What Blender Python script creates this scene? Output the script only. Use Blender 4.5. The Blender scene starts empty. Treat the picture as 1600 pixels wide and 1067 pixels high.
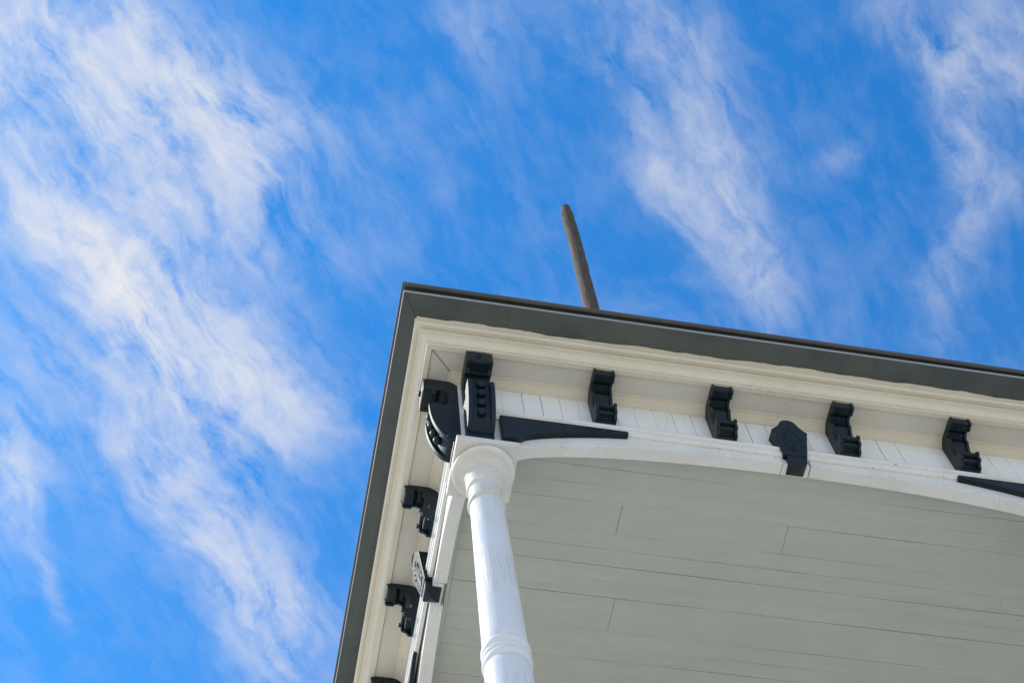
import bpy, bmesh, math, random
from mathutils import Vector, Matrix
random.seed(7)
S = bpy.context.scene
COL = S.collection
R = math.radians
EYE = 1.6                                    # height of the viewer's eye above the pavement

# ------------------------------------------------------------------ camera
cd = bpy.data.cameras.new("camera")
cam = bpy.data.objects.new("camera", cd)
COL.objects.link(cam)
rot = Matrix(((0.981835609677474, -0.1776041862708102, -0.06675019541803902),
              (-0.13493757793543587, -0.9009573887480891, 0.4123925723399283),
              (-0.13338172899682027, -0.39589460299340806, -0.908557525801482))).transposed()
cam.matrix_world = Matrix.Translation((0, 0, EYE)) @ rot.to_4x4()
cd.sensor_width = 36.0
cd.lens = 36.0 * 2556.957 / 1600.0
cd.clip_start = 0.05
cd.clip_end = 3000
S.camera = cam

# ------------------------------------------------------------------ light
SUN_EL, SUN_AZ = 47.0, 155.0                 # azimuth of the sun, degrees counter-clockwise from +X
sl = bpy.data.lights.new("sun", 'SUN')
sl.energy = 2.05
sl.angle = R(0.53)
sl.color = (1.0, 0.94, 0.84)
so = bpy.data.objects.new("sun", sl)
COL.objects.link(so)
sd = Vector((math.cos(R(SUN_EL)) * math.cos(R(SUN_AZ)), math.cos(R(SUN_EL)) * math.sin(R(SUN_AZ)), math.sin(R(SUN_EL))))
so.rotation_euler = sd.to_track_quat('Z', 'Y').to_euler()
so.location = sd * 60

S.view_settings.view_transform = 'Standard'
S.view_settings.look = 'None'
S.view_settings.gamma = 1.0
S.view_settings.use_curve_mapping = False
S.view_settings.exposure = 1.15

# ------------------------------------------------------------------ sky
W = bpy.data.worlds.new("World")
S.world = W
W.use_nodes = True
nt = W.node_tree
N = nt.nodes
N.clear()
def nn(kind, **kw):
    n = N.new(kind)
    for k, v in kw.items():
        setattr(n, k, v)
    return n
def mth(op, a, b=None, c=None, clamp=False):
    n = nn('ShaderNodeMath', operation=op, use_clamp=clamp)
    for i, v in enumerate((a, b, c)):
        if v is None:
            continue
        if isinstance(v, (int, float)):
            n.inputs[i].default_value = v
        else:
            nt.links.new(v, n.inputs[i])
    return n.outputs[0]
def vm(op, a, b=None, scale=None, out=0):
    n = nn('ShaderNodeVectorMath', operation=op)
    for i, v in enumerate((a, b)):
        if v is None:
            continue
        if isinstance(v, tuple):
            n.inputs[i].default_value = v
        else:
            nt.links.new(v, n.inputs[i])
    if scale is not None:
        n.inputs['Scale'].default_value = scale
    return n.outputs[out]
def mapping(v, loc, ang, scl):
    n = nn('ShaderNodeMapping', vector_type='TEXTURE')
    nt.links.new(v, n.inputs[0])
    n.inputs['Location'].default_value = loc
    n.inputs['Rotation'].default_value = (0, 0, ang)
    n.inputs['Scale'].default_value = scl
    return n.outputs[0]
def noise(v, scale, detail=8, rough=0.6, dist=0.0, color=False):
    n = nn('ShaderNodeTexNoise')
    nt.links.new(v, n.inputs['Vector'])
    n.inputs['Scale'].default_value = scale
    n.inputs['Detail'].default_value = detail
    n.inputs['Roughness'].default_value = rough
    n.inputs['Distortion'].default_value = dist
    return n.outputs['Color' if color else 'Fac']

sky = nn('ShaderNodeTexSky', sky_type='NISHITA')
sky.sun_disc = False
sky.sun_elevation = R(SUN_EL)
sky.sun_rotation = R(90 - SUN_AZ)
sky.air_density = 1.0
sky.dust_density = 0.4
sky.ozone_density = 2.0
tc = nn('ShaderNodeTexCoord')
sep = nn('ShaderNodeSeparateXYZ')
nt.links.new(tc.outputs['Generated'], sep.inputs[0])
zc = mth('MAXIMUM', sep.outputs[2], 0.12)
com = nn('ShaderNodeCombineXYZ')
nt.links.new(mth('DIVIDE', sep.outputs[0], zc), com.inputs[0])
nt.links.new(mth('DIVIDE', sep.outputs[1], zc), com.inputs[1])
P0 = com.outputs[0]                          # place on a flat cloud layer overhead
# wind-blown distortion of the layer: large swirls, then small curls
w1 = vm('SCALE', vm('SUBTRACT', noise(P0, 9, 3, 0.5, color=True), (0.5, 0.5, 0.5)), scale=0.045)
w2 = vm('SCALE', vm('SUBTRACT', noise(P0, 30, 9, 0.68, color=True), (0.5, 0.5, 0.5)), scale=0.030)
w2 = vm('SCALE', w2, scale=0.62)
PW = vm('MULTIPLY', vm('ADD', vm('ADD', P0, w1), w2), (1, 1, 0))
# cirrus banks, and unseen broad ones added as fill light: centre x, y, half length, half width, bearing, thickness
BANKS = [(-0.1276, 0.2958, 0.0899, 0.0503, 33.9, 0.8), (-0.0689, 0.2945, 0.059, 0.0293, 22.6, 0.6), (-0.0946, 0.3577, 0.083, 0.0559, 45.2, 0.468), (-0.1425, 0.4135, 0.0981, 0.0241, 48.8, 0.95),
         (-0.0931, 0.4421, 0.0526, 0.0265, 51.5, 0.9), (-0.0423, 0.4695, 0.0769, 0.0386, 46.0, 0.675), (-0.0661, 0.5285, 0.1096, 0.0323, 52.1, 0.34), (-0.0034, 0.5095, 0.0455, 0.0379, 35.8, 0.4),
         (-0.0551, 0.5976, 0.0995, 0.0262, 52.8, 0.433), (0.0027, 0.6751, 0.0858, 0.0292, 57.5, 0.506), (0.0337, 0.6654, 0.05, 0.031, 37.6, 0.34), (-0.1754, 0.5841, 0.0556, 0.0238, 82.6, 0.65),
         (-0.1424, 0.665, 0.0367, 0.0064, 73.5, 0.35), (-0.0484, 0.3375, 0.0639, 0.0247, 64.4, 0.3), (-0.2056, 0.2763, 0.0608, 0.0364, 56.6, 0.6), (0.2282, 0.2465, 0.0969, 0.0342, 57.9, 0.286),
         (0.2259, 0.3116, 0.059, 0.0132, 47.6, 0.34), (0.2673, 0.323, 0.0652, 0.027, 50.8, 0.34), (0.3014, 0.3729, 0.0581, 0.0162, 59.8, 0.218), (0.0852, 0.2285, 0.0362, 0.0239, 30.8, 0.17),
         (0.378, 0.1887, 0.0576, 0.0195, 23.3, 0.4), (0.4074, 0.2434, 0.0627, 0.0126, 69.3, 0.48), (0.4254, 0.1892, 0.0672, 0.0238, 53.6, 0.32), (0.4457, 0.2816, 0.028, 0.0168, 19.7, 0.24),
         (0.337, 0.2721, 0.0169, 0.0113, -52.5, 0.175), (0.43, 0.3485, 0.0597, 0.0175, 90.8, 0.224), (0.0182, 0.3487, 0.0518, 0.0847, 53.4, 0.12), (0.1692, 0.2229, 0.05, 0.0359, 29.9, 0.16),
         (-0.125, 0.51, 0.13, 0.06, 50, 0.28), (-0.6, 0.1, 0.3, 0.1, 50, 0.6), (0.0, -2.6, 3.0, 1.1, 0, 1.2), (-2.2, -1.6, 1.4, 0.8, 60, 0.9),  # the very broad low banks are out of view, added to whiten the fill
         (2.6, -1.0, 1.2, 0.9, 60, 0.9), (0.7, 0.8, 0.4, 0.12, 40, 0.5), (1.0, -0.3, 0.4, 0.1, 50, 0.5), (-0.9, 1.1, 0.5, 0.2, 50, 0.5)]
tot = None
for (bx, by, rx, ry, an, st) in BANKS:
    v = mapping(PW, (bx, by, 0), R(an), (rx, ry, 1))
    d2 = vm('DOT_PRODUCT', v, v, out=1)
    g = mth('MULTIPLY', mth('POWER', 2.71828, mth('MULTIPLY', d2, -1.1)), st)
    tot = g if tot is None else mth('ADD', tot, g)
# fibres drawn out along the wind, and puffs
ST = mapping(PW, (0, 0, 0), R(47), (3.4, 1.0, 1))
fib = noise(ST, 44, 12, 0.64, 0.35)
fin = noise(mapping(PW, (0, 0, 0), R(62), (3.0, 1.0, 1)), 120, 8, 0.6, 0.3)
puf = noise(PW, 15, 12, 0.60, 0.25)
tex = mth('ADD', mth('ADD', mth('MULTIPLY', fib, 0.42), mth('MULTIPLY', puf, 0.44)), mth('MULTIPLY', fin, 0.14))
mr = nn('ShaderNodeMapRange')
nt.links.new(tex, mr.inputs[0])
mr.inputs[1].default_value = 0.385
mr.inputs[2].default_value = 0.66
mr.inputs[3].default_value = 0.04
mr.inputs[4].default_value = 1.5
dens = mth('MULTIPLY', tot, mr.outputs[0])
veil = mth('MULTIPLY', mth('SUBTRACT', tex, 0.46, clamp=True), 0.4)
dens = mth('ADD', dens, veil)
# pale low-sky haze, out of view, added as fill light
low = mth('POWER', mth('SUBTRACT', 1.0, mth('MAXIMUM', sep.outputs[2], 0.0)), 2.8)
lowc = mth('SUBTRACT', 1.0, mth('POWER', 2.71828, mth('MULTIPLY', low, -3.6)))
cov = mth('SUBTRACT', 1.0, mth('POWER', 2.71828, mth('MULTIPLY', dens, -1.22)))
tint = nn('ShaderNodeMix', data_type='RGBA', blend_type='MULTIPLY')
tint.inputs['Factor'].default_value = 1.0
nt.links.new(sky.outputs[0], tint.inputs['A'])
tint.inputs['B'].default_value = (0.15, 0.85, 1.36, 1)
mix = nn('ShaderNodeMix', data_type='RGBA')
nt.links.new(cov, mix.inputs['Factor'])
nt.links.new(tint.outputs['Result'], mix.inputs['A'])
mix.inputs['B'].default_value = (4.75, 4.65, 4.55, 1)
haze = nn('ShaderNodeMix', data_type='RGBA')
nt.links.new(lowc, haze.inputs['Factor'])
nt.links.new(mix.outputs['Result'], haze.inputs['A'])
haze.inputs['B'].default_value = (4.1, 4.6, 5.3, 1)
bg = nn('ShaderNodeBackground')
bg.inputs['Strength'].default_value = 0.085
nt.links.new(haze.outputs['Result'], bg.inputs['Color'])
ow = nn('ShaderNodeOutputWorld')
nt.links.new(bg.outputs[0], ow.inputs['Surface'])

# ------------------------------------------------------------------ materials
class MatB:
    def __init__(s, name, rough=0.5, spec=0.5):
        s.m = bpy.data.materials.new(name)
        s.m.use_nodes = True
        s.t = s.m.node_tree
        s.b = s.t.nodes['Principled BSDF']
        s.b.inputs['Roughness'].default_value = rough
        s.b.inputs['Specular IOR Level'].default_value = spec
        s.co = s.t.nodes.new('ShaderNodeTexCoord').outputs['Object']
    def n(s, k, **kw):
        n = s.t.nodes.new(k)
        for a, v in kw.items():
            setattr(n, a, v)
        return n
    def map(s, scale, rot=(0, 0, 0)):
        n = s.n('ShaderNodeMapping')
        n.inputs['Scale'].default_value = scale
        n.inputs['Rotation'].default_value = rot
        s.t.links.new(s.co, n.inputs[0])
        return n.outputs[0]
    def noise(s, v, scale, detail=6, rough=0.6, dist=0):
        n = s.n('ShaderNodeTexNoise')
        s.t.links.new(v, n.inputs['Vector'])
        n.inputs['Scale'].default_value = scale
        n.inputs['Detail'].default_value = detail
        n.inputs['Roughness'].default_value = rough
        n.inputs['Distortion'].default_value = dist
        return n.outputs['Fac']
    def ramp(s, f, stops):
        n = s.n('ShaderNodeValToRGB')
        e = n.color_ramp.elements
        while len(e) < len(stops):
            e.new(0.5)
        for el, (p, c) in zip(e, stops):
            el.position = p
            el.color = (c, c, c, 1) if isinstance(c, (int, float)) else (*c, 1)
        s.t.links.new(f, n.inputs[0])
        return n.outputs[0]
    def mix(s, f, a, b, blend='MIX'):
        n = s.n('ShaderNodeMix', data_type='RGBA', blend_type=blend)
        for key, v in (('Factor', f), ('A', a), ('B', b)):
            if isinstance(v, (int, float)):
                n.inputs[key].default_value = v
            elif isinstance(v, tuple):
                n.inputs[key].default_value = (*v, 1)
            else:
                s.t.links.new(v, n.inputs[key])
        return n.outputs['Result']
    def math(s, op, a, b):
        n = s.n('ShaderNodeMath', operation=op)
        for i, v in enumerate((a, b)):
            if isinstance(v, (int, float)):
                n.inputs[i].default_value = v
            else:
                s.t.links.new(v, n.inputs[i])
        return n.outputs[0]
    def col(s, v):
        if isinstance(v, tuple):
            s.b.inputs['Base Color'].default_value = (*v, 1)
        else:
            s.t.links.new(v, s.b.inputs['Base Color'])
    def bump(s, h, strength=0.3, dist=0.01):
        n = s.n('ShaderNodeBump')
        n.inputs['Strength'].default_value = strength
        n.inputs['Distance'].default_value = dist
        s.t.links.new(h, n.inputs['Height'])
        s.t.links.new(n.outputs[0], s.b.inputs['Normal'])

def paint(name, base, dirt, stretch=(1, 1, 1), rough=0.45, crack=0.0, bump=0.25, spec=0.5, dirtamt=0.35):
    """old brushed house paint: slight tone drift, grime blotches, brush grain and fine cracks along the wood"""
    a = MatB(name, rough, spec)
    big = a.noise(a.map((1, 1, 1)), 3.1, 5, 0.6)
    c = a.mix(a.ramp(big, [(0.35, 0.0), (0.75, dirtamt)]), base, dirt)
    mid = a.noise(a.map((1, 1, 1)), 26, 6, 0.65)
    c = a.mix(a.ramp(mid, [(0.60, 0.0), (0.80, dirtamt * 1.2)]), c, dirt)
    g = a.noise(a.map(stretch), 30, 6, 0.65, 0.2)
    h = a.math('ADD', a.math('MULTIPLY', g, 0.8), a.math('MULTIPLY', mid, 0.5))
    if crack:
        cr = a.noise(a.map(tuple(q * 0.8 for q in stretch)), 22, 4, 0.5, 0.6)
        line = a.ramp(cr, [(0.485, 0.0), (0.497, 1.0), (0.503, 1.0), (0.515, 0.0)])
        gate = a.ramp(a.noise(a.map((1, 1, 1)), 4.5, 3, 0.5), [(0.50, 0.0), (0.62, 1.0)])
        ln = a.math('MULTIPLY', line, gate)
        c = a.mix(a.math('MULTIPLY', ln, crack), c, (0.12, 0.11, 0.10))
        h = a.math('SUBTRACT', h, a.math('MULTIPLY', ln, 0.8))
    a.col(c)
    a.bump(h, bump, 0.004)
    return a.m

M = {}
M['frieze'] = paint('white_board_paint', (0.86, 0.86, 0.82), (0.66, 0.63, 0.56), (6, 6, 0.5), 0.40, 0.35)
M['trim'] = paint('white_trim_paint', (0.82, 0.80, 0.74), (0.55, 0.51, 0.42), (0.4, 6, 6), 0.38, 0.4)
M['trim_side'] = paint('white_trim_paint_lengthwise', (0.82, 0.80, 0.74), (0.55, 0.51, 0.42), (6, 0.4, 6), 0.36, 0.5)
M['cream'] = paint('cream_cornice_paint', (0.75, 0.68, 0.53), (0.52, 0.43, 0.29), (1, 1, 1), 0.42, 0.15, dirtamt=0.22)
M['soffit'] = paint('soffit_paint', (0.68, 0.64, 0.54), (0.55, 0.47, 0.34), (3, 3, 3), 0.5, 0.3, 0.35)
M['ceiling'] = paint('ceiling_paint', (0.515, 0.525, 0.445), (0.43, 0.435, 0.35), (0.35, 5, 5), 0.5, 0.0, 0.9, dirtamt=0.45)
def ceiling_extra(m):
    """nail heads and long stains drawn out along the boards"""
    a = MatB.__new__(MatB)
    a.m, a.t, a.b = m, m.node_tree, m.node_tree.nodes['Principled BSDF']
    a.co = a.t.nodes.new('ShaderNodeTexCoord').outputs['Object']
    c = a.b.inputs['Base Color'].links[0].from_socket
    st = a.noise(a.map((0.25, 3.0, 1)), 5.0, 6, 0.65)
    c = a.mix(a.ramp(st, [(0.42, 0.0), (0.75, 0.32)]), c, (0.36, 0.37, 0.30))
    st2 = a.noise(a.map((0.15, 9.0, 1)), 9.0, 4, 0.6)
    c = a.mix(a.ramp(st2, [(0.52, 0.0), (0.72, 0.22)]), c, (0.62, 0.61, 0.51))
    v = a.n('ShaderNodeTexVoronoi')
    a.t.links.new(a.map((1, 1, 0)), v.inputs['Vector'])
    v.inputs['Scale'].default_value = 4.5
    v.inputs['Randomness'].default_value = 1.0
    c = a.mix(a.ramp(v.outputs['Distance'], [(0.018, 0.75), (0.026, 0.0)]), c, (0.14, 0.13, 0.10))
    a.col(c)
ceiling_extra(M['ceiling'])
M['eave'] = paint('dark_grey_eave_paint', (0.056, 0.070, 0.063), (0.125, 0.135, 0.110), (0.6, 3, 3), 0.5, 0.0, 0.35, dirtamt=0.6)
M['metal'] = paint('grey_drip_metal', (0.36, 0.38, 0.40), (0.24, 0.24, 0.24), (0.6, 3, 3), 0.3, 0.0, 0.1)
M['roofing'] = paint('weathered_roofing', (0.085, 0.080, 0.068), (0.16, 0.15, 0.11), (3, 3, 3), 0.75, 0.0, 0.5)
M['dark'] = paint('dark_green_gloss_paint', (0.0018, 0.0100, 0.0150), (0.008, 0.019, 0.022), (2, 2, 2), 0.44, 0.0, 0.5, spec=0.32, dirtamt=0.5)
def chip(m, bare, lo, hi):
    """small chips where the paint has come off"""
    a = MatB.__new__(MatB)
    a.m, a.t, a.b = m, m.node_tree, m.node_tree.nodes['Principled BSDF']
    a.co = a.t.nodes.new('ShaderNodeTexCoord').outputs['Object']
    c = a.b.inputs['Base Color'].links[0].from_socket
    f = a.math('MULTIPLY', a.ramp(a.noise(a.map((1, 1, 1)), 55, 3, 0.55), [(lo, 0.0), (hi, 1.0)]), a.ramp(a.noise(a.map((1, 1, 1)), 6, 3, 0.5), [(0.50, 0.0), (0.60, 1.0)]))
    a.col(a.mix(f, c, bare))
chip(M['dark'], (0.16, 0.15, 0.13), 0.66, 0.69)
chip(M['trim'], (0.34, 0.29, 0.22), 0.66, 0.70)
chip(M['cream'], (0.40, 0.33, 0.24), 0.68, 0.72)
M['gap'] = paint('gap_dark', (0.05, 0.045, 0.04), (0.10, 0.09, 0.07), (1, 1, 1), 0.9, 0.0, 0.1)  # one dark tone for joints, backings and the eave recess's painted shade
M['seam'] = paint('dark_seam', (0.22, 0.19, 0.14), (0.36, 0.31, 0.22), (1, 1, 1), 0.8, dirtamt=1.0)
M['caulk'] = paint('yellowed_caulk', (0.42, 0.33, 0.19), (0.20, 0.16, 0.10), (1, 1, 1), 0.6)
M['column'] = paint('white_column_paint', (0.80, 0.80, 0.80), (0.66, 0.66, 0.64), (7, 7, 0.11), 0.36, 0.38, 0.45, dirtamt=0.3)
M['abacus'] = paint('stained_white_paint', (0.78, 0.76, 0.70), (0.48, 0.38, 0.22), (4, 4, 4), 0.42, 0.2, 0.25, dirtamt=0.5)
a = MatB('weathered_pole_wood', 0.8, 0.2)
g1 = a.noise(a.map((5, 5, 0.5)), 9, 6, 0.65)
g2 = a.noise(a.map((1, 1, 0.8)), 6, 5, 0.6)
c = a.mix(a.ramp(g1, [(0.30, 0.0), (0.75, 1.0)]), (0.125, 0.097, 0.070), (0.055, 0.045, 0.035))
c = a.mix(a.ramp(g2, [(0.62, 0.0), (0.70, 1.0)]), c, (0.07, 0.055, 0.04))
a.col(c)
a.bump(a.math('ADD', g1, g2), 0.7, 0.02)
M['pole'] = a.m
a = MatB('pale_paving', 0.85, 0.2)
g1 = a.noise(a.map((1, 1, 1)), 0.4, 8, 0.6)
a.col(a.mix(a.ramp(g1, [(0.35, 0.0), (0.65, 1.0)]), (0.54, 0.50, 0.43), (0.46, 0.43, 0.37)))
M['ground'] = a.m
M['deck'] = paint('deck_paint', (0.50, 0.47, 0.40), (0.36, 0.33, 0.28), (0.5, 6, 6), 0.6, 0.0, 0.3)

# ------------------------------------------------------------------ mesh helpers
def tagp(o, label=None, cat=None, group=None, kind=None):
    for k, v in (('label', label), ('category', cat), ('group', group), ('kind', kind)):
        if v:
            o[k] = v
    return o

def link(name, bm, mat, parent=None, bevel=0.0, smooth=None, seg=2):
    bmesh.ops.remove_doubles(bm, verts=bm.verts, dist=1e-5)
    bmesh.ops.recalc_face_normals(bm, faces=bm.faces)
    me = bpy.data.meshes.new(name)
    bm.to_mesh(me)
    bm.free()
    me.materials.append(mat)
    o = bpy.data.objects.new(name, me)
    COL.objects.link(o)
    if parent is not None:
        o.parent = parent
    if smooth is not None:
        for p in me.polygons:
            p.use_smooth = True
        me.set_sharp_from_angle(angle=R(smooth))
    if bevel:
        md = o.modifiers.new("bevel", 'BEVEL')
        md.width = bevel
        md.segments = seg
        md.limit_method = 'ANGLE'
        md.angle_limit = R(35)
    return o

def prism(bm, pts, f0, f1):
    """extrude a closed 2D outline from placement f0 to placement f1"""
    a = [bm.verts.new(f0(*p)) for p in pts]
    b = [bm.verts.new(f1(*p)) for p in pts]
    n = len(pts)
    bm.faces.new(a)
    bm.faces.new(list(reversed(b)))
    for i in range(n):
        j = (i + 1) % n
        bm.faces.new((a[j], a[i], b[i], b[j]))

def box(bm, x0, x1, y0, y1, z0, z1):
    prism(bm, [(x0, y0), (x1, y0), (x1, y1), (x0, y1)], lambda x, y: (x, y, z0), lambda x, y: (x, y, z1))

def lathe(bm, prof, cx, cy, seg=64, wob=0.0):
    rings = []
    for (r, z) in prof:
        rings.append([bm.verts.new((cx + r * math.cos(2 * math.pi * k / seg), cy + r * math.sin(2 * math.pi * k / seg), z)) for k in range(seg)])
    for a, b in zip(rings, rings[1:]):
        for k in range(seg):
            j = (k + 1) % seg
            bm.faces.new((a[k], a[j], b[j], b[k]))
    bm.faces.new(rings[0])
    bm.faces.new(list(reversed(rings[-1])))

def ball(bm, c, r, sc=(1, 1, 1), rotm=None, u=14, v=8):
    m = Matrix.Translation(c) @ (rotm if rotm else Matrix.Identity(4)) @ Matrix.Diagonal((r * sc[0], r * sc[1], r * sc[2], 1))
    bmesh.ops.create_uvsphere(bm, u_segments=u, v_segments=v, radius=1.0, matrix=m)

def tube(bm, pts, r0, r1, n=8):
    pts = [Vector(p) for p in pts]
    rings = []
    for i, p in enumerate(pts):
        t = (pts[min(i + 1, len(pts) - 1)] - pts[max(i - 1, 0)]).normalized()
        u = t.orthogonal().normalized()
        w = t.cross(u)
        r = r0 + (r1 - r0) * i / (len(pts) - 1)
        rings.append([bm.verts.new(p + (u * math.cos(2 * math.pi * k / n) + w * math.sin(2 * math.pi * k / n)) * r) for k in range(n)])
    for a, b in zip(rings, rings[1:]):
        for k in range(n):
            bm.faces.new((a[k], a[(k + 1) % n], b[(k + 1) % n], b[k]))
    bm.faces.new(rings[0])
    bm.faces.new(list(reversed(rings[-1])))

def empty(name, loc, parent=None):
    o = bpy.data.objects.new(name, None)
    o.location = loc
    COL.objects.link(o)
    if parent is not None:
        o.parent = parent
    return o

# ------------------------------------------------------------------ setting
bm = bmesh.new()
box(bm, -1500, 1500, -1500, 1500, -0.5, 0.0)
tagp(link('ground', bm, M['ground']), kind='structure')

# ------------------------------------------------------------------ the porch
# frieze planes: the front one faces -Y at YF, the side one faces -X at XF
XF, YF = 0.953, 3.875
E0 = EYE
ZS = 8.24 + E0            # cornice soffit
ZA = 7.461 + E0           # underside of the abacus
ZC = 7.80 + E0            # porch ceiling
ZMT, ZMB = 7.89 + E0, 7.812 + E0      # frieze moulding
ZCR, ZSP = 7.753 + E0, 7.508 + E0     # arch crown and spring
CX, CY = 1.078, 4.0       # corner column axis
XR = 8.3                  # right end of the modelled front
YB = 6.0                  # house wall
YE = 8.6                  # far end of the side eave
DX, DY = 3.474, 1.926     # column spacing
KX, KY = CX + DX / 2, CY + DY / 2     # keystones
BX0, BDX = 1.04, 0.711    # brackets along the front
BY0, BDY = 3.957, 0.669   # brackets along the side

porch = empty('porch', (CX, CY, 0))
tagp(porch, 'white wooden house porch corner with dark brackets, grey eave and one turned white column', 'porch')
PINV = Matrix.Translation((-CX, -CY, 0))
def part(name, bm, mat, parent=porch, **kw):
    bmesh.ops.transform(bm, matrix=PINV, verts=bm.verts)
    return link(name, bm, mat, parent, **kw)

def sweep(bm, front, corner, side, x1=XR, y1=YE, cap=True):
    """a moulding run along the front and, mitred, along the side; outlines are (outward, height)"""
    n = len(front)
    A = [bm.verts.new((x1, YF - o, z)) for o, z in front]
    B = [bm.verts.new((XF - cs[0], YF - cf[0], cf[1])) for cf, cs in corner]
    Cc = [bm.verts.new((XF - o, y1, z)) for o, z in side]
    for i in range(n - 1):
        bm.faces.new((A[i], A[i + 1], B[i + 1], B[i]))
        bm.faces.new((B[i], B[i + 1], Cc[i + 1], Cc[i]))
def same(prof):
    return prof, [(p, p) for p in prof], prof

# cornice soffit with its bed moulding against the frieze
bm = bmesh.new()
sweep(bm, *same([(0.062, ZS), (0.196, ZS), (0.196, ZS + 0.05), (0.0, ZS + 0.05)]))
part('soffit', bm, M['soffit'])
bm = bmesh.new()
sweep(bm, *same([(-0.01, ZS - 0.045), (0.006, ZS - 0.045), (0.010, ZS - 0.036), (0.016, ZS - 0.033), (0.019, ZS - 0.026), (0.027, ZS - 0.017), (0.039, ZS - 0.012), (0.043, ZS - 0.006), (0.056, ZS - 0.004), (0.062, ZS + 0.002)]))
part('bed_moulding', bm, M['cream'], smooth=28)
# crown moulding and fascia in cream
cr = [(0.176, ZS + 0.004), (0.176, ZS - 0.010), (0.206, ZS - 0.012), (0.208, ZS + 0.002), (0.204, ZS + 0.005), (0.204, ZS + 0.010)]
for k in range(8):
    t = k / 7
    cr.append((0.212 + 0.040 * (1 - math.cos(t * math.pi / 2)), ZS + 0.012 + 0.050 * math.sin(t * math.pi / 2)))
cr += [(0.255, ZS + 0.064), (0.255, ZS + 0.072), (0.240, ZS + 0.074), (0.240, ZS + 0.090), (0.276, ZS + 0.091)]
for k in range(6):
    t = k / 5
    cr.append((0.277 + 0.009 * math.sin(t * math.pi), ZS + 0.092 + 0.018 * t))
cr += [(0.270, ZS + 0.111), (0.277, ZS + 0.165)]
bm = bmesh.new()
sweep(bm, *same(cr))
part('crown_moulding', bm, M['cream'], smooth=20)
bm = bmesh.new()
sweep(bm, *same([(0.1725, ZS + 0.002), (0.1725, ZS - 0.0022), (0.1758, ZS - 0.0022), (0.1758, ZS + 0.002)]))
part('soffit_seam', bm, M['seam'])  # thin strip toned darker than the boards on both sides
# dark grey eave board, bright drip edge, recess coloured dark for its shade, roof lip
ZG = ZS + 0.160
GF = [(0.270, ZG), (0.412, ZG + 0.028)]
GS0 = [(0.270, ZG), (0.364, ZG + 0.028)]
GS1 = [(0.246, ZG), (0.409, ZG + 0.028)]
def cs(front, side):
    return list(zip(front, side))
bm = bmesh.new()
sweep(bm, GF, cs(GF, GS0), GS1)
eave = part('eave_board', bm, M['eave'])
def ring(of, os0, os1, hs):
    F = [(of + d, ZG + h) for d, h in hs]
    A = [(os0 + d, ZG + h) for d, h in hs]
    B = [(os1 + d, ZG + h) for d, h in hs]
    return F, cs(F, A), B
bm = bmesh.new()
sweep(bm, *ring(0.412, 0.364, 0.409, [(0.0, 0.026), (0.004, 0.026), (0.004, 0.046), (-0.03, 0.046)]))
part('drip_edge', bm, M['metal'])
bm = bmesh.new()
sweep(bm, *ring(0.392, 0.340, 0.385, [(0.0, 0.042), (0.0, 0.086)]))
part('eave_recess', bm, M['gap'])  # near-black strip: shade under the roof lip put into the colour
bm = bmesh.new()
lip = [(0.004, 0.092), (0.004, 0.073), (0.010, 0.068), (0.019, 0.070), (0.026, 0.077), (0.026, 0.086), (0.020, 0.093), (0.010, 0.097), (-0.05, 0.102)]
f_, c_, s_ = ring(0.408, 0.352, 0.397, lip)
c_ = [((a[0] + 0.010, a[1] + 0.012), b) for a, b in c_]
sweep(bm, f_, c_, s_)
part('roof_edge', bm, M['roofing'], smooth=40)
bm = bmesh.new()
zr = ZG + 0.100
vs = [bm.verts.new(p) for p in ((XF - 0.30, YF - 0.34, zr), (XR, YF - 0.34, zr), (XR, YE + 3, zr + 0.9), (XF + 4.0, YE + 3, zr + 0.9), (XF - 0.33, YE, zr))]
bm.faces.new(vs)
part('roof', bm, M['roofing'])

# ragged cream brush line carried over onto the grey board
bm = bmesh.new()
def wav(s):
    return 0.0035 * math.sin(s * 2.3 + 1) + 0.003 * math.sin(s * 7.1) + 0.0022 * math.sin(s * 19 + 2) + 0.0018 * math.sin(s * 47) * math.sin(s * 5) + random.uniform(-0.0012, 0.0012)
def strip(pt, a0, a1, o1):
    n = 260
    pa, pb = [], []
    for i in range(n + 1):
        u = a0 + (a1 - a0) * i / n
        ow_ = o1 + wav(u)
        pa.append(bm.verts.new(pt(u, 0.266, ZG - 0.003)))
        pb.append(bm.verts.new(pt(u, ow_, ZG + 0.224 * (ow_ - 0.270) - 0.0016)))
    for i in range(n):
        bm.faces.new((pa[i], pa[i + 1], pb[i + 1], pb[i]))
strip(lambda u, o, z: (u, YF - o, z), XF - 0.275, XR, 0.288)
strip(lambda u, o, z: (XF - o, u, z - 0.001), YF - 0.275, YF + 0.5, 0.279)
part('paint_line', bm, M['cream'])
# joints of the eave board and the mitre of the soffit
bm = bmesh.new()
tube(bm, [(XF - 0.272, YF - 0.272, ZG - 0.0002), (XF - 0.362, YF - 0.410, ZG + 0.0275)], 0.0022, 0.0022, 6)
part('mitre_seam', bm, M['gap'])
for xx in (1.19, 3.35, 5.6):
    bm = bmesh.new()
    tube(bm, [(xx, YF - 0.285, ZG + 0.0030), (xx + 0.004, YF - 0.411, ZG + 0.0277)], 0.0012, 0.0012, 6)
    part('board_seam', bm, M['gap'])
bm = bmesh.new()
tube(bm, [(XF - 0.05, YF - 0.05, ZS), (XF - 0.10, YF - 0.099, ZS + 0.001), (XF - 0.176, YF - 0.176, ZS)], 0.006, 0.0045, 6)
part('mitre_seam', bm, M['caulk'])
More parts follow.
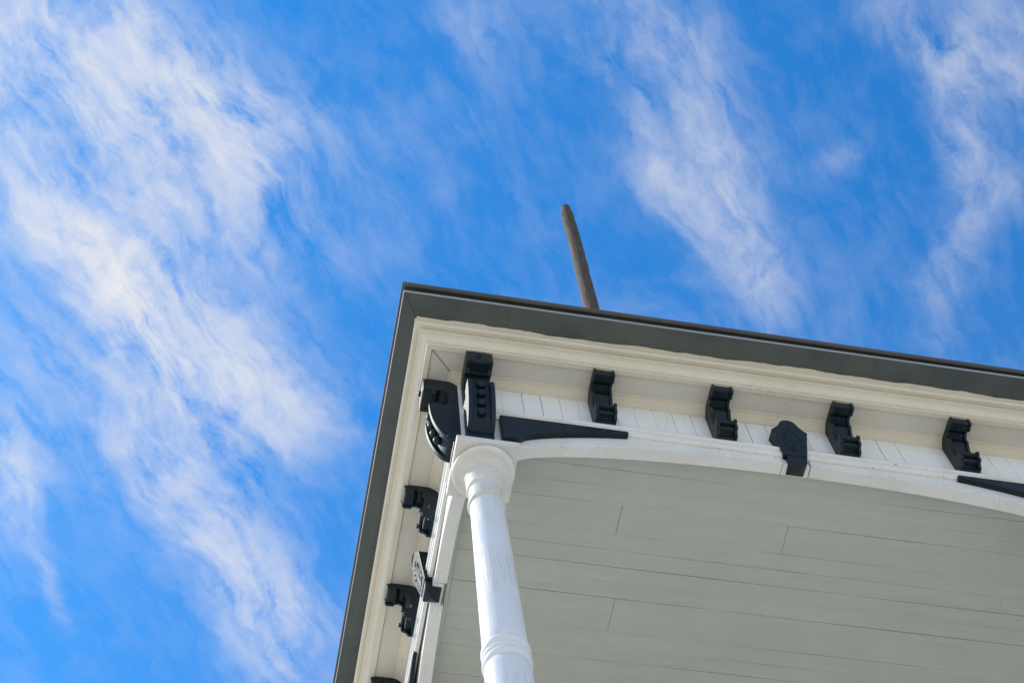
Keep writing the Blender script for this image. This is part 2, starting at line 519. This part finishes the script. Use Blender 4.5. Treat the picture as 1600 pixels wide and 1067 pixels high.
# frieze: vertical boards with open joints over a dark backing
xs, x = [], XF + 0.012
while x < XR:
    w = random.choice((0.104, 0.108, 0.112, 0.116))
    xs.append((x, min(x + w, XR)))
    x += w
bm = bmesh.new()
for (p, q) in xs:
    d = random.uniform(-0.0015, 0.0015)
    gp = random.choice((0.0003, 0.0004, 0.001, 0.0016, 0.0022))
    box(bm, p + gp, q - gp, YF + d, YF + 0.018, ZMB + 0.03, ZS + 0.02)
y = YF + 0.02
while y < YB:
    w = random.choice((0.104, 0.108, 0.112))
    gp = random.choice((0.0007, 0.001, 0.0016))
    box(bm, XF, XF + 0.018, y + gp, min(y + w, YE) - gp, ZMB + 0.03, ZS + 0.02)
    y += w
part('frieze', bm, M['frieze'])
bm = bmesh.new()
box(bm, XF + 0.022, XR, YF + 0.020, YF + 0.060, ZMB + 0.02, ZS + 0.02)
box(bm, XF + 0.020, XF + 0.060, YF + 0.062, YB, ZMB + 0.02, ZS + 0.02)
part('frieze_backing', bm, M['gap'])
bm = bmesh.new()
box(bm, XF - 0.004, XF + 0.020, YF - 0.004, YF + 0.018, ZMB - 0.3, ZS - 0.02)
part('corner_board', bm, M['trim'], bevel=0.002)

# frieze moulding, broken at each keystone
mp = [(-0.01, ZMB), (0.012, ZMB), (0.014, ZMB + 0.016), (0.020, ZMB + 0.022), (0.021, ZMB + 0.040), (0.015, ZMB + 0.046), (0.026, ZMB + 0.052), (0.031, ZMB + 0.062), (0.030, ZMT - 0.004), (0.020, ZMT), (-0.01, ZMT)]
def fplace(x):
    return lambda o, z: (x, YF - o, z)
def splace(y):
    return lambda o, z: (XF - o, y, z)
kxs = [KX, KX + DX]
cuts = [XF + 0.012]
for k in kxs:
    cuts += [k - 0.070, k + 0.072]
cuts.append(XR)
for i in range(0, len(cuts), 2):
    bm = bmesh.new()
    prism(bm, mp, fplace(cuts[i]), fplace(cuts[i + 1]))
    part('frieze_moulding', bm, M['trim'], bevel=0.0015)
for (p, q) in ((YF + 0.03, KY - 0.068), (KY + 0.068, YB)):
    bm = bmesh.new()
    prism(bm, mp, splace(p), splace(q))
    part('frieze_moulding', bm, M['trim_side'], bevel=0.0015)

# arches: one segment either side of each keystone
def arch_z(u, half):
    t = min(1.0, abs(u) / half)
    return ZSP + (ZCR - ZSP) * (max(0.0, 1 - t ** 2.15)) ** 0.62
TH = 0.074
def arch_half(c, edge, half, place0, place1, mat, sgn):
    pts = []
    n = 28
    ue = half
    for i in range(n + 1):
        u = edge + (ue - edge) * (1 - (1 - i / n) ** 1.6)
        pts.append((c + sgn * u, arch_z(u, half)))
    pts.append((c + sgn * (ue + 0.001), ZA + 0.035))
    pts.append((c + sgn * (ue + 0.18 if False else ue + 0.175), ZA + 0.035))
    pts.append((c + sgn * (ue + 0.175), ZMB + 0.02))
    pts.append((c + sgn * edge, ZMB + 0.02))
    bm = bmesh.new()
    prism(bm, pts, place0, place1)
    return part('arch', bm, mat, bevel=0.003)
HX, HY = DX / 2 - 0.172, DY / 2 - 0.172
for k in kxs:
    for sgn in (-1, 1):
        if k + sgn * 2 > XR:
            pass
        arch_half(k, 0.078 if sgn < 0 else 0.084, HX, lambda u, z: (u, YF, z), lambda u, z: (u, YF + TH, z), M['trim'], sgn)
SH = 0.014
for sgn in (-1, 1):
    arch_half(KY, 0.074, HY, lambda u, z: (XF + 0.004 + SH * (u - CY), u, z), lambda u, z: (XF + 0.004 + TH + SH * (u - CY), u, z), M['trim_side'], sgn)
# filler blocks beside the keystones
for k in kxs:
    bm = bmesh.new()
    box(bm, k - 0.0755, k + 0.076, YF + 0.004, YF + TH - 0.002, ZCR - 0.004, ZMB + 0.02)
    part('keystone_block', bm, M['trim'], bevel=0.002)
bm = bmesh.new()
box(bm, XF + 0.012, XF + TH, KY - 0.0725, KY + 0.0725, ZCR - 0.004, ZMB + 0.02)
part('keystone_block', bm, M['trim_side'], bevel=0.002)

# spandrel panels
def span_panel(c, half, u_in, u_out, place, mat=M['dark']):
    top = ZMB + 0.026
    pts = []
    n = 16
    for i in range(n + 1):
        u = u_out + (u_in - u_out) * i / n
        off = 0.062 + 0.036 * i / n
        z = arch_z(u, half) + off
        pts.append((u, min(z, ZMB - 0.016)))
    pts.append((u_in, ZMB + 0.012))
    pts.append((u_out, ZMB + 0.012))
    bm = bmesh.new()
    prism(bm, [(c(u), z) for u, z in pts], lambda u, z: place(u, z, -0.006), lambda u, z: place(u, z, 0.034))
    return part('spandrel_panel', bm, mat, bevel=0.007, seg=3)
def fp(u, z, o):
    return (u, YF - o, z)
def sp(u, z, o):
    return (XF - o, u, z)
for k in kxs:
    for sgn in (-1, 1):
        span_panel(lambda u, k=k, sgn=sgn: k + sgn * u, HX, 0.945, 1.655, fp)
for sgn in (-1, 1):
    span_panel(lambda u, sgn=sgn: KY + sgn * u, HY, 0.70 if sgn < 0 else 0.44, HY + 0.085, lambda u, z, o: (XF - o * 0.6, u, z))

# ceiling of long boards with butt joints, plus cover trim at the side beam
bm = bmesh.new()
edges = [3.90, 3.972, 4.070, 4.180, 4.285, 4.467, 4.575, 4.682, 4.783, 4.886, 5.108, 5.21, 5.31, 5.415, 5.515, 5.72, 5.82, 5.93, 6.02]
soft = (3.972, 4.180, 4.575, 4.783, 5.21, 5.415, 5.82)     # tight tongue-and-groove seams, painted over
joints = {4: [1.927, 2.884], 9: [2.010]}
for i in range(len(edges) - 1):
    js = [XF + 0.05] + joints.get(i, []) + [random.uniform(4.6, 5.6), random.uniform(6, 7.4), XR]
    for p, q in zip(js, js[1:]):
        d = random.uniform(-0.0018, 0.0018)
        tl = random.uniform(-0.0022, 0.0022)
        y0 = edges[i] + (0.0001 if edges[i] in soft else 0.0013)
        y1 = edges[i + 1] - (0.0001 if edges[i + 1] in soft else 0.0005)
        n = 40
        # board with a slightly wavering edge
        va, vb = [], []
        for k in range(n + 1):
            xx = p + 0.0012 + (q - p - 0.0024) * k / n
            va.append(bm.verts.new((xx, y0 + 0.0012 * math.sin(xx * 3.1 + i) * random.random(), ZC + d + tl + random.uniform(-0.0005, 0.0005))))
            vb.append(bm.verts.new((xx, y1 + 0.0012 * math.sin(xx * 2.3 + i) * random.random(), ZC + d - tl + random.uniform(-0.0005, 0.0005))))
        for k in range(n):
            bm.faces.new((va[k], va[k + 1], vb[k + 1], vb[k]))
me_c = part('ceiling', bm, M['ceiling'])
md = me_c.modifiers.new('thickness', 'SOLIDIFY')
md.thickness = 0.016
md.offset = 1.0
bm = bmesh.new()
box(bm, XF + 0.05, XR, YF + TH + 0.001, YB, ZC + 0.03, ZC + 0.05)
part('ceiling_backing', bm, M['gap'])
bm = bmesh.new()
tr = [(0.0, 0.0), (0.022, 0.0), (0.020, -0.010), (0.013, -0.017), (0.0, -0.022)]
def trim_at(y):
    xx = XF + 0.004 + TH + 0.004 + SH * (y - CY)
    return lambda u, z: (xx + u, y, ZC - 0.002 + z)
prism(bm, tr, trim_at(YF + TH), trim_at(YB))
part('ceiling_trim', bm, M['ceiling'], bevel=0.002)

# small scroll brackets: a core between two slightly proud cheeks
SB = [(-0.004, 0.0), (0.196, 0.0), (0.196, -0.052), (0.188, -0.066), (0.140, -0.068), (0.138, -0.050), (0.122, -0.040), (0.104, -0.044), (0.092, -0.058), (0.088, -0.078), (0.094, -0.090)]
for k in range(9):
    t = k / 8
    SB.append((0.094 - 0.034 * math.sin(t * math.pi / 2) + 0.0 * t, -0.092 - 0.085 * t))
SB += [(0.056, -0.205), (0.058, -0.232), (0.066, -0.246), (0.082, -0.249), (0.094, -0.243), (0.108, -0.246), (0.115, -0.256), (0.114, -0.268), (0.104, -0.277), (0.096, -0.292), (0.102, -0.306), (0.094, -0.320), (0.078, -0.324), (0.066, -0.342), (0.060, -0.356), (-0.004, -0.356)]
SBC = [(-0.002, 0.0), (0.190, 0.0), (0.190, -0.046), (0.182, -0.056), (0.134, -0.056), (0.130, -0.040), (0.112, -0.030), (0.094, -0.034), (0.080, -0.052), (0.074, -0.080), (0.078, -0.092)]
for k in range(9):
    t = k / 8
    SBC.append((0.078 - 0.030 * math.sin(t * math.pi / 2), -0.094 - 0.085 * t))
SBC += [(0.044, -0.205), (0.046, -0.236), (0.056, -0.252), (0.086, -0.250)]
for (ro, rz, rr) in ((0.090, -0.264, 0.0150), (0.068, -0.303, 0.0150)):
    SBC += [(ro + rr * math.cos(R(t)), rz + rr * math.sin(R(t))) for t in (70, 35, 0, -35, -70)]
    SBC += [(ro - 0.022, rz - 0.0165), (ro - 0.026, rz - 0.022)]
SBC += [(0.044, -0.340), (0.044, -0.356), (-0.002, -0.356)]
BW = 0.060
def bracket_front(x):
    bm = bmesh.new()
    prism(bm, SBC, lambda o, z: (x - BW + 0.0145, YF - o, ZS + z), lambda o, z: (x + BW - 0.0145, YF - o, ZS + z))
    core = part('bracket', bm, M['dark'], bevel=0.0025)
    for s in (-1, 1):
        bm = bmesh.new()
        prism(bm, SB, lambda o, z: (x + s * BW, YF - o, ZS + z), lambda o, z: (x + s * (BW - 0.016), YF - o, ZS + z))
        part('cheek', bm, M['dark'], core, bevel=0.0025)
    return core
def bracket_side(y):
    bm = bmesh.new()
    prism(bm, SBC, lambda o, z: (XF - o, y - BW + 0.0145, ZS + z), lambda o, z: (XF - o, y + BW - 0.0145, ZS + z))
    core = part('bracket', bm, M['dark'], bevel=0.0025)
    for s in (-1, 1):
        bm = bmesh.new()
        prism(bm, SB, lambda o, z: (XF - o, y + s * BW, ZS + z), lambda o, z: (XF - o, y + s * (BW - 0.016), ZS + z))
        part('cheek', bm, M['dark'], core, bevel=0.0025)
    return core
for x in (1.750, 2.434, 3.148, 3.856, 4.57, 5.28, 5.99, 6.70, 7.41):
    bracket_front(x)['group'] = 'small scroll brackets under the front cornice'
for k in (1, 2, 3):
    bracket_side(BY0 + BDY * k)['group'] = 'small scroll brackets under the side cornice'

# the two tall beaded brackets over the corner column
ZB = ZA + 0.040           # abacus top
HB = ZS - ZB
def big_profile(ins):
    """cheek outline: block under the soffit, round eye, long convex scroll"""
    p = [(-0.004, 0.0), (0.196 - ins, 0.0), (0.196 - ins, -0.126 + ins)]
    p += [(0.146, -0.128 + ins), (0.134, -0.138 + ins * 0.5)]
    for k in range(21):
        t = R(48 + 264 * k / 20)
        p.append((0.096 + 0.044 * math.cos(t), -0.212 + 0.088 * math.sin(t)))
    p += [(0.148, -0.298), (0.166 - ins, -0.305)]
    for k in range(15):
        t = k / 14 * math.pi / 2
        p.append((0.040 + (0.128 - ins) * math.cos(t), -0.310 - (HB - 0.365) * math.sin(t)))
    p += [(0.046, -HB + 0.050), (0.046, -HB), (-0.004, -HB)]
    return p
def big_bracket(place, label):
    w = 0.0735
    def pr(prof, a, b):
        bm = bmesh.new()
        prism(bm, prof, lambda o, z: place(o, a, ZS + z), lambda o, z: place(o, b, ZS + z))
        return bm
    core = part('beaded_bracket', pr(big_profile(0.030), -w + 0.022, w - 0.022), M['dark'], bevel=0.002)
    core['label'] = label
    for s in (-1, 1):
        part('cheek', pr(big_profile(0.0), s * w, s * (w - 0.024)), M['dark'], core, bevel=0.003)
    blk = [(0.0, 0.001), (0.198, 0.001), (0.198, -0.112), (0.188, -0.124), (0.0, -0.124)]
    part('top_block', pr(blk, -w + 0.0235, w - 0.0235), M['dark'], core, bevel=0.003)
    for k in range(4):
        t = (0.03 + 0.165 * k) * math.pi / 2
        o = 0.040 + 0.098 * math.cos(t) + 0.010
        z = -0.310 - (HB - 0.365) * math.sin(t)
        bm = bmesh.new()
        ball(bm, Vector(place(o, 0.0, ZS + z)), 0.0250)
        part('bead', bm, M['dark'], core, smooth=80)
    bm = bmesh.new()
    ball(bm, Vector(place(0.197, 0.0, ZS - 0.055)), 0.018)
    part('bead', bm, M['dark'], core, smooth=80)
    return core
big_bracket(lambda o, u, z: (BX0 + u, YF - o, z), 'tall beaded bracket facing the front above the column')
big_bracket(lambda o, u, z: (XF - o, BY0 + u, z), 'tall beaded bracket on the side face left of the column')

# keystones with carved leaves and a pyramid drop
def keystone(place, label):
    # u along the wall, face leaning out towards the top
    ZT, ZK = 8.012 + E0, 7.800 + E0
    out = [(-0.064, ZK), (0.064, ZK), (0.102, ZT), (0.080, ZT + 0.022), (0.064, ZT + 0.040)]
    for k in range(11):
        t = math.pi * (0.08 + 0.84 * k / 10)
        out.append((0.057 * math.cos(t), ZT + 0.038 + 0.060 * math.sin(t)))
    out += [(-0.064, ZT + 0.040), (-0.080, ZT + 0.022), (-0.106, ZT)]
    def lean(z):
        return 0.034 + 0.040 * (z - ZK) / (ZT - ZK)
    bm = bmesh.new()
    prism(bm, out, lambda u, z: place(lean(z), u, z), lambda u, z: place(-0.004, u, z))
    core = part('keystone', bm, M['dark'], bevel=0.003)
    core['label'] = label
    bm = bmesh.new()
    b = [(-0.054, 0.030), (0.054, 0.030), (0.050, -0.066), (-0.050, -0.066)]
    top = [bm.verts.new(place(o, u, ZK - 0.001)) for u, o in b]
    mid = [bm.verts.new(place(o * 0.96, u * 0.97, ZCR - 0.012)) for u, o in b]
    tip = bm.verts.new(place(-0.012, 0.0, ZCR - 0.052))
    bm.faces.new(top)
    for i in range(4):
        j = (i + 1) % 4
        bm.faces.new((top[i], top[j], mid[j], mid[i]))
        bm.faces.new((mid[i], mid[j], tip))
    part('pendant', bm, M['dark'], core)
    # carved leaf spray: stems and leaves standing slightly proud of the face
    bm = bmesh.new()
    def fpnt(u, h):
        z = ZK + h
        return Vector(place(lean(z) + 0.0005, u, z))
    def stem(ps, r0=0.0035, r1=0.0022):
        tube(bm, [fpnt(u, h) for u, h in ps], r0, r1)
    def leaf(u, h, ang, ln, wd):
        q = []
        for i in range(7):
            t = i / 6
            q.append((t, math.sin(math.pi * t)))
        ca, sa = math.cos(R(ang)), math.sin(R(ang))
        ps = [fpnt(u + ca * ln * t, h + sa * ln * t) for t, _ in q]
        rr = [max(0.0008, wd * s) for _, s in q]
        rings = []
        for p, r_ in zip(ps, rr):
            rings.append([bm.verts.new(p + Vector(place(0.7 * r_ * math.sin(a_), -sa * r_ * math.cos(a_), ca * r_ * math.cos(a_))) - Vector(place(0, 0, 0))) for a_ in [2 * math.pi * i / 8 for i in range(8)]])
        for a_, b_ in zip(rings, rings[1:]):
            for i in range(8):
                bm.faces.new((a_[i], a_[(i + 1) % 8], b_[(i + 1) % 8], b_[i]))
    stem([(0.0, 0.03), (0.001, 0.09), (0.0, 0.16), (0.0, 0.20)])
    for s in (-1, 1):
        stem([(s * 0.004, 0.05), (s * 0.014, 0.09), (s * 0.026, 0.125), (s * 0.044, 0.142), (s * 0.054, 0.128), (s * 0.048, 0.112)])
        stem([(s * 0.006, 0.035), (s * 0.024, 0.055), (s * 0.038, 0.085), (s * 0.052, 0.092), (s * 0.054, 0.078), (s * 0.046, 0.070)])
        leaf(s * 0.014, 0.165, 90 - s * 52, 0.050, 0.0065)
        leaf(s * 0.010, 0.200, 90 - s * 40, 0.042, 0.006)
        leaf(s * 0.030, 0.045, 90 - s * 100, 0.024, 0.005)
        leaf(s * 0.034, 0.150, 90 - s * 80, 0.034, 0.005)
    leaf(0.0, 0.200, 90, 0.060, 0.008)
    part('carving', bm, M['dark'], core, smooth=60)
keystone(lambda o, u, z: (KX + u, YF - o, z), 'carved dark keystone at the crown of the front arch')
keystone(lambda o, u, z: (KX + DX + u, YF - o, z), 'carved dark keystone of the farther front arch')
keystone(lambda o, u, z: (XF - o, KY + u, z), 'carved dark keystone at the crown of the side arch')

# turned columns
def column(cx, cy, label=None):
    zb = 0.62
    zt = ZA
    def rs(z):      # gently swelling shaft
        t = (7.22 + E0 - z) / (7.22 + E0 - zb)
        return 0.0830 + 0.020 * min(1, t / 0.20) ** 0.9 + 0.010 * t
    prof = [(0.150, 0.42), (0.160, 0.44), (0.160, 0.50), (0.140, 0.53), (0.135, 0.56), (0.125, zb)]
    z = zb + 0.1
    grp = 5.80 + E0
    while z < grp - 0.2:
        prof.append((rs(z), z))
        z += 0.25
    def bead(z0, r, out, h, n=8):
        return [(r + out * math.sin(math.pi * i / n), z0 + h * i / n) for i in range(n + 1)]
    r = rs(grp)
    prof += [(rs(grp - 0.13), grp - 0.13), (r, grp - 0.085), (r - 0.003, grp - 0.080)]
    prof += bead(grp - 0.078, r - 0.002, 0.011, 0.048)
    prof += bead(grp - 0.026, r - 0.002, 0.008, 0.028)
    prof += bead(grp + 0.006, r - 0.002, 0.011, 0.050)
    prof += [(r - 0.003, grp + 0.060), (r - 0.001, grp + 0.066)]
    z = grp + 0.12
    top = 7.075 + E0
    while z < top - 0.02:
        prof.append((rs(z), z))
        z += 0.12
    prof += [(rs(top), top)]
    bm = bmesh.new()
    lathe(bm, prof, cx, cy, 72)
    sh = part('column', bm, M['column'], smooth=35)
    if label:
        sh['label'] = label
    r = rs(top)
    cap = [(r - 0.004, top - 0.03), (r - 0.001, top + 0.001)] + bead(top + 0.002, r - 0.001, 0.0125, 0.036) + [(r - 0.001, top + 0.042), (r, top + 0.150)]
    cap += bead(top + 0.152, r, 0.0115, 0.032) + [(r + 0.001, top + 0.190), (r + 0.004, top + 0.215), (r + 0.0115, top + 0.250), (r + 0.0125, top + 0.262), (r + 0.0165, top + 0.264), (r + 0.0165, top + 0.272)]
    z1 = top + 0.300
    cap += [(r + 0.016, z1 - 0.004)]
    for i in range(11):
        t = i / 10
        cap.append((r + 0.016 + (0.142 - r - 0.016) * (1 - math.cos(t * math.pi / 2)), z1 + 0.036 * math.sin(t * math.pi / 2)))
    for i in range(11):
        t = i / 10
        cap.append((0.146 + 0.019 * math.sin(math.pi * (0.08 + 0.92 * t)), z1 + 0.038 + (ZA - z1 - 0.040) * t))
    cap.append((0.10, ZA - 0.001))
    bm = bmesh.new()
    lathe(bm, cap, cx, cy, 80)
    part('capital', bm, M['abacus'], sh, smooth=35)
    bm = bmesh.new()
    box(bm, cx - 0.166, cx + 0.166, cy - 0.171, cy + 0.171, ZA, ZB)
    part('abacus', bm, M['abacus'], sh, bevel=0.003)
    bm = bmesh.new()
    box(bm, cx - 0.18, cx + 0.18, cy - 0.18, cy + 0.18, 0.30, 0.42)
    part('plinth', bm, M['abacus'], sh, bevel=0.006)
    return sh
def lean_column(sh, k):
    """the old column stands a few millimetres per metre off plumb"""
    for o in [sh] + [c for c in sh.children if c.name.startswith('plinth')]:
        for v in o.data.vertices:
            v.co.x += (ZA - 0.35 - v.co.z) * k
lean_column(column(CX, CY, 'white turned column with ringed neck carrying the porch corner'), 0.0125)
column(CX + DX, CY)
column(CX + 2 * DX, CY)

# porch deck and house wall behind, out of the picture but standing there
bm = bmesh.new()
box(bm, XF - 0.15, XR, YF - 0.15, YB, 0.0, 0.30)
part('deck', bm, M['deck'], bevel=0.01)
bm = bmesh.new()
prev = 0.30
while prev < ZS + 0.1:
    prism(bm, [(0.0, prev), (-0.018, prev + 0.002), (-0.004, prev + 0.148), (0.0, prev + 0.148)], lambda o, z: (XF + 0.03, YB + o, z), lambda o, z: (XR, YB + o, z))
    prev += 0.15
box(bm, XF + 0.03, XR, YB + 0.001, YE, 0.0, ZS + 0.05)
part('wall', bm, M['frieze'])

# ------------------------------------------------------------------ pole standing on the roof
pole = empty('wooden_pole', (2.213, 4.62, ZS + 0.35))
tagp(pole, 'weathered brown wooden pole rising above the eave against the sky', 'pole')
bm = bmesh.new()
b0, b1 = Vector((0, 0, -0.15)), Vector((2.243 - 2.213, 4.60 - 4.62, 13.46 + E0 - (ZS + 0.35)))
rings = []
n, sg = 60, 20
for i in range(n + 1):
    t = i / n
    c0 = b0.lerp(b1, t) + Vector((0.002 * math.sin(t * 17), 0.002 * math.sin(t * 11 + 1), 0))
    r = 0.061 - 0.006 * t
    rings.append([bm.verts.new(c0 + Vector((math.cos(2 * math.pi * k / sg), math.sin(2 * math.pi * k / sg), 0)) * (r * (1 + random.uniform(-0.045, 0.045)))) for k in range(sg)])
for A, B in zip(rings, rings[1:]):
    for k in range(sg):
        bm.faces.new((A[k], A[(k + 1) % sg], B[(k + 1) % sg], B[k]))
bm.faces.new(rings[0])
bm.faces.new(list(reversed(rings[-1])))
link('shaft', bm, M['pole'], pole, smooth=50)
bm = bmesh.new()
lathe(bm, [(0.052, -0.02), (0.046, 0.02), (0.043, 0.06), (0.043, 0.17), (0.040, 0.188), (0.030, 0.198)], b1.x, b1.y, 20)
bmesh.ops.translate(bm, verts=bm.verts, vec=(0, 0, b1.z))
link('pole_cap', bm, M['pole'], pole, smooth=50)
